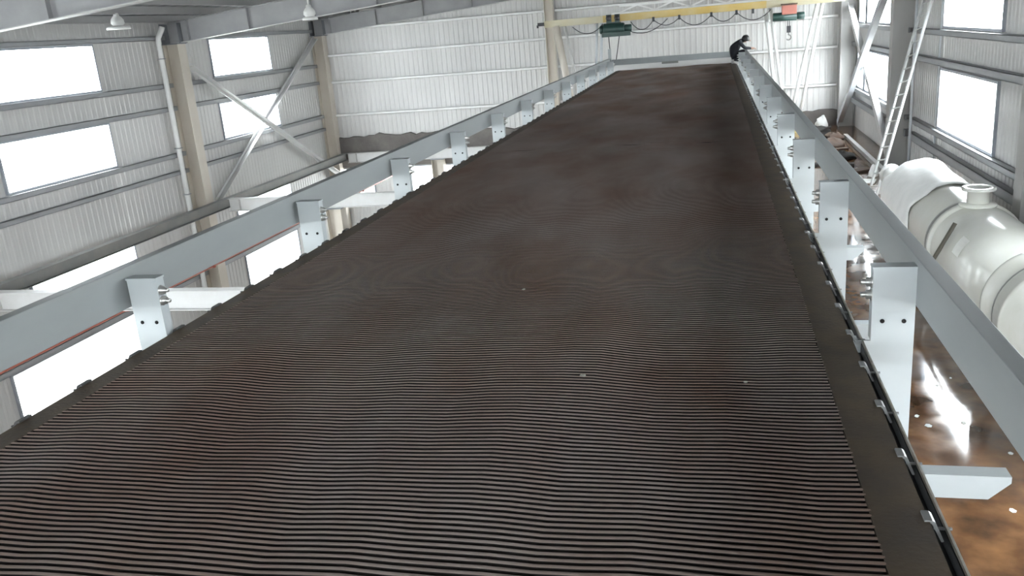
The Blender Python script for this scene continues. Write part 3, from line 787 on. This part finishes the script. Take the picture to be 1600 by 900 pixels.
lump(3.35, 31.35, .5, .3, 'debrisdk', 'rubble_heap', 'dark heap of scrap in front of the far right plinth', 'rubble', 7)
plank((2.85, 30.6, ZF+.05), (3.80, 31.0, ZF+.32), .08, .06, 'debrisdk', 'loose_plank', 'dark plank propped on the scrap by the far plinth', 'plank')
plank((3.05, 23.6, ZF+.03), (4.00, 24.2, ZF+.03), .35, .05, 'debris', 'loose_plank', 'brown plank lying slantwise beyond the white board', 'plank')
lump(3.75, 29.95, .35, .25, 'debris', 'rubble_heap', 'small brown rubble heap near the corner column foot', 'rubble', 8)
# scattered pale flakes on the wet floor, each a small chip
rnd = random.Random(3)
for k in range(26):
    x = rnd.uniform(1.25, 3.1); y = rnd.uniform(4.6, 10.5); s_ = rnd.uniform(.014, .038)
    a = MB(); n = 6
    a.v = [(x + s_*rnd.uniform(.6, 1.2)*math.cos(2*PI*q/n), y + 1.3*s_*rnd.uniform(.6, 1.2)*math.sin(2*PI*q/n), ZF+h) for h in (0.0, .006) for q in range(n)]
    a.f = [tuple(range(n, 2*n)), tuple(range(n-1, -1, -1))] + [(q, (q+1) % n, n+(q+1) % n, n+q) for q in range(n)]
    tag(a.build('paint_flake', 'slip'), 'small pale flake lying on the wet brown floor', 'flake', 'pale flakes on the wet floor')

# ------------------------------------------------------------------ squatting person at the far end
def person(px, py, pz):
    root = empty('person', (px, py, pz), 'person in dark clothes squatting at the far right end of the belt', 'person')
    J = {'pel': (0, 0, .22), 'spine': (.03, 0, .42), 'chest': (.14, 0, .57), 'neck': (.28, 0, .64), 'skull': (.35, 0, .645), 'crown': (.42, 0, .65)}
    for s_, n in ((-1, 'l'), (1, 'r')):
        J.update({'hip'+n: (.02, .09*s_, .20), 'knee'+n: (.36, .15*s_, .36), 'ank'+n: (.06, .12*s_, .07), 'toe'+n: (.2, .14*s_, .04),
                  'sh'+n: (.2, .18*s_, .60), 'elb'+n: (.36, .22*s_, .42), 'wri'+n: (.52, .12*s_, .40), 'palm'+n: (.59, .10*s_, .39)})
        for q in range(4):
            J['fa%d%s' % (q, n)] = (.645, (.13-.025*q)*s_, .395); J['fb%d%s' % (q, n)] = (.68, (.128-.025*q)*s_, .365 - .003*q)
        J['tha'+n] = (.60, .055*s_, .40); J['thb'+n] = (.635, .04*s_, .385)
    Rr = {'pel': .16, 'spine': .18, 'chest': .175, 'neck': .06, 'skull': .085, 'crown': .085, 'hip': .095, 'knee': .06, 'ank': .045, 'toe': .04, 'sh': .07, 'elb': .048, 'wri': .03, 'palm': .03, 'fa': .009, 'fb': .008, 'tha': .011, 'thb': .009}
    E = [('pel', 'spine'), ('spine', 'chest'), ('chest', 'neck'), ('neck', 'skull'), ('skull', 'crown')]
    for n in 'lr':
        E += [('pel', 'hip'+n), ('hip'+n, 'knee'+n), ('knee'+n, 'ank'+n), ('ank'+n, 'toe'+n), ('chest', 'sh'+n), ('sh'+n, 'elb'+n), ('elb'+n, 'wri'+n), ('wri'+n, 'palm'+n)]
        for q in range(4): E += [('palm'+n, 'fa%d%s' % (q, n)), ('fa%d%s' % (q, n), 'fb%d%s' % (q, n))]
        E += [('palm'+n, 'tha'+n), ('tha'+n, 'thb'+n)]
    keys = list(J); me = bpy.data.meshes.new('body_cage')
    me.from_pydata([J[k] for k in keys], [(keys.index(a), keys.index(b)) for a, b in E], [])
    tmp = bpy.data.objects.new('body_cage', me); COL.objects.link(tmp)
    tmp.modifiers.new('skin', 'SKIN'); sb = tmp.modifiers.new('sub', 'SUBSURF'); sb.levels = 2; sb.render_levels = 2
    for k, sv in zip(keys, me.skin_vertices[0].data):
        base = k if k in Rr else (k[:-1] if k[:-1] in Rr else k[:2]); r = Rr[base]; sv.radius = (r, r); sv.use_root = (k == 'pel')
    bpy.context.view_layer.update()
    ev = tmp.evaluated_get(bpy.context.evaluated_depsgraph_get())
    bm_ = bpy.data.meshes.new_from_object(ev)
    bpy.data.objects.remove(tmp)
    bm_.materials.clear()
    for n in ('cloth', 'skin'): bm_.materials.append(M[n])
    for p in bm_.polygons:
        p.use_smooth = True; c = p.center
        p.material_index = 1 if (c.x > .535 and c.z < .5) or (c.x > .33 and c.z > .55) else 0
    bo = bpy.data.objects.new('body', bm_); COL.objects.link(bo); bo.parent = root
    def part(mb, name, mt):
        o = bpy.data.objects.new(name, mb.mesh(name, mt, smooth=True)); COL.objects.link(o); o.parent = root; return o
    a = MB(); a.lathe([(.0, .125), (.06, .115), (.1, .07), (.112, .0), (.108, -.05), (.1, -.06)], (.385, 0, .665), (-.1, 0, 1), 18); part(a, 'hair', 'hair')
    a = MB(); a.lathe([(0, .05), (.012, .04), (.018, .0), (.012, -.03)], (.49, 0, .62), (.8, 0, -.3), 8); part(a, 'nose', 'skin')
    for s_ in (-1, 1):
        a = MB(); a.lathe([(0, .012), (.012, .008), (.014, 0), (.01, -.01)], (.485, .035*s_, .655), (1, 0, 0), 8); part(a, 'eye', 'hair')
        a = MB(); a.lathe([(0, .012), (.022, .008), (.03, 0), (.02, -.02)], (.385, .088*s_, .63), (0, s_, 0), 10); part(a, 'ear', 'skin')
        a = MB(); a.tube([(-.02, .12*s_, .036), (.06, .125*s_, .045), (.16, .135*s_, .04), (.25, .145*s_, .026)], [.035, .045, .04, .025], 12); part(a, 'shoe', 'white')
    a = MB(); a.box(.475, .485, -.03, .03, .585, .592); part(a, 'mouth', 'redpipe')
    root.scale = (1.1, 1.1, 1.1)
    return root
person(.55, 29.7, 0.004)
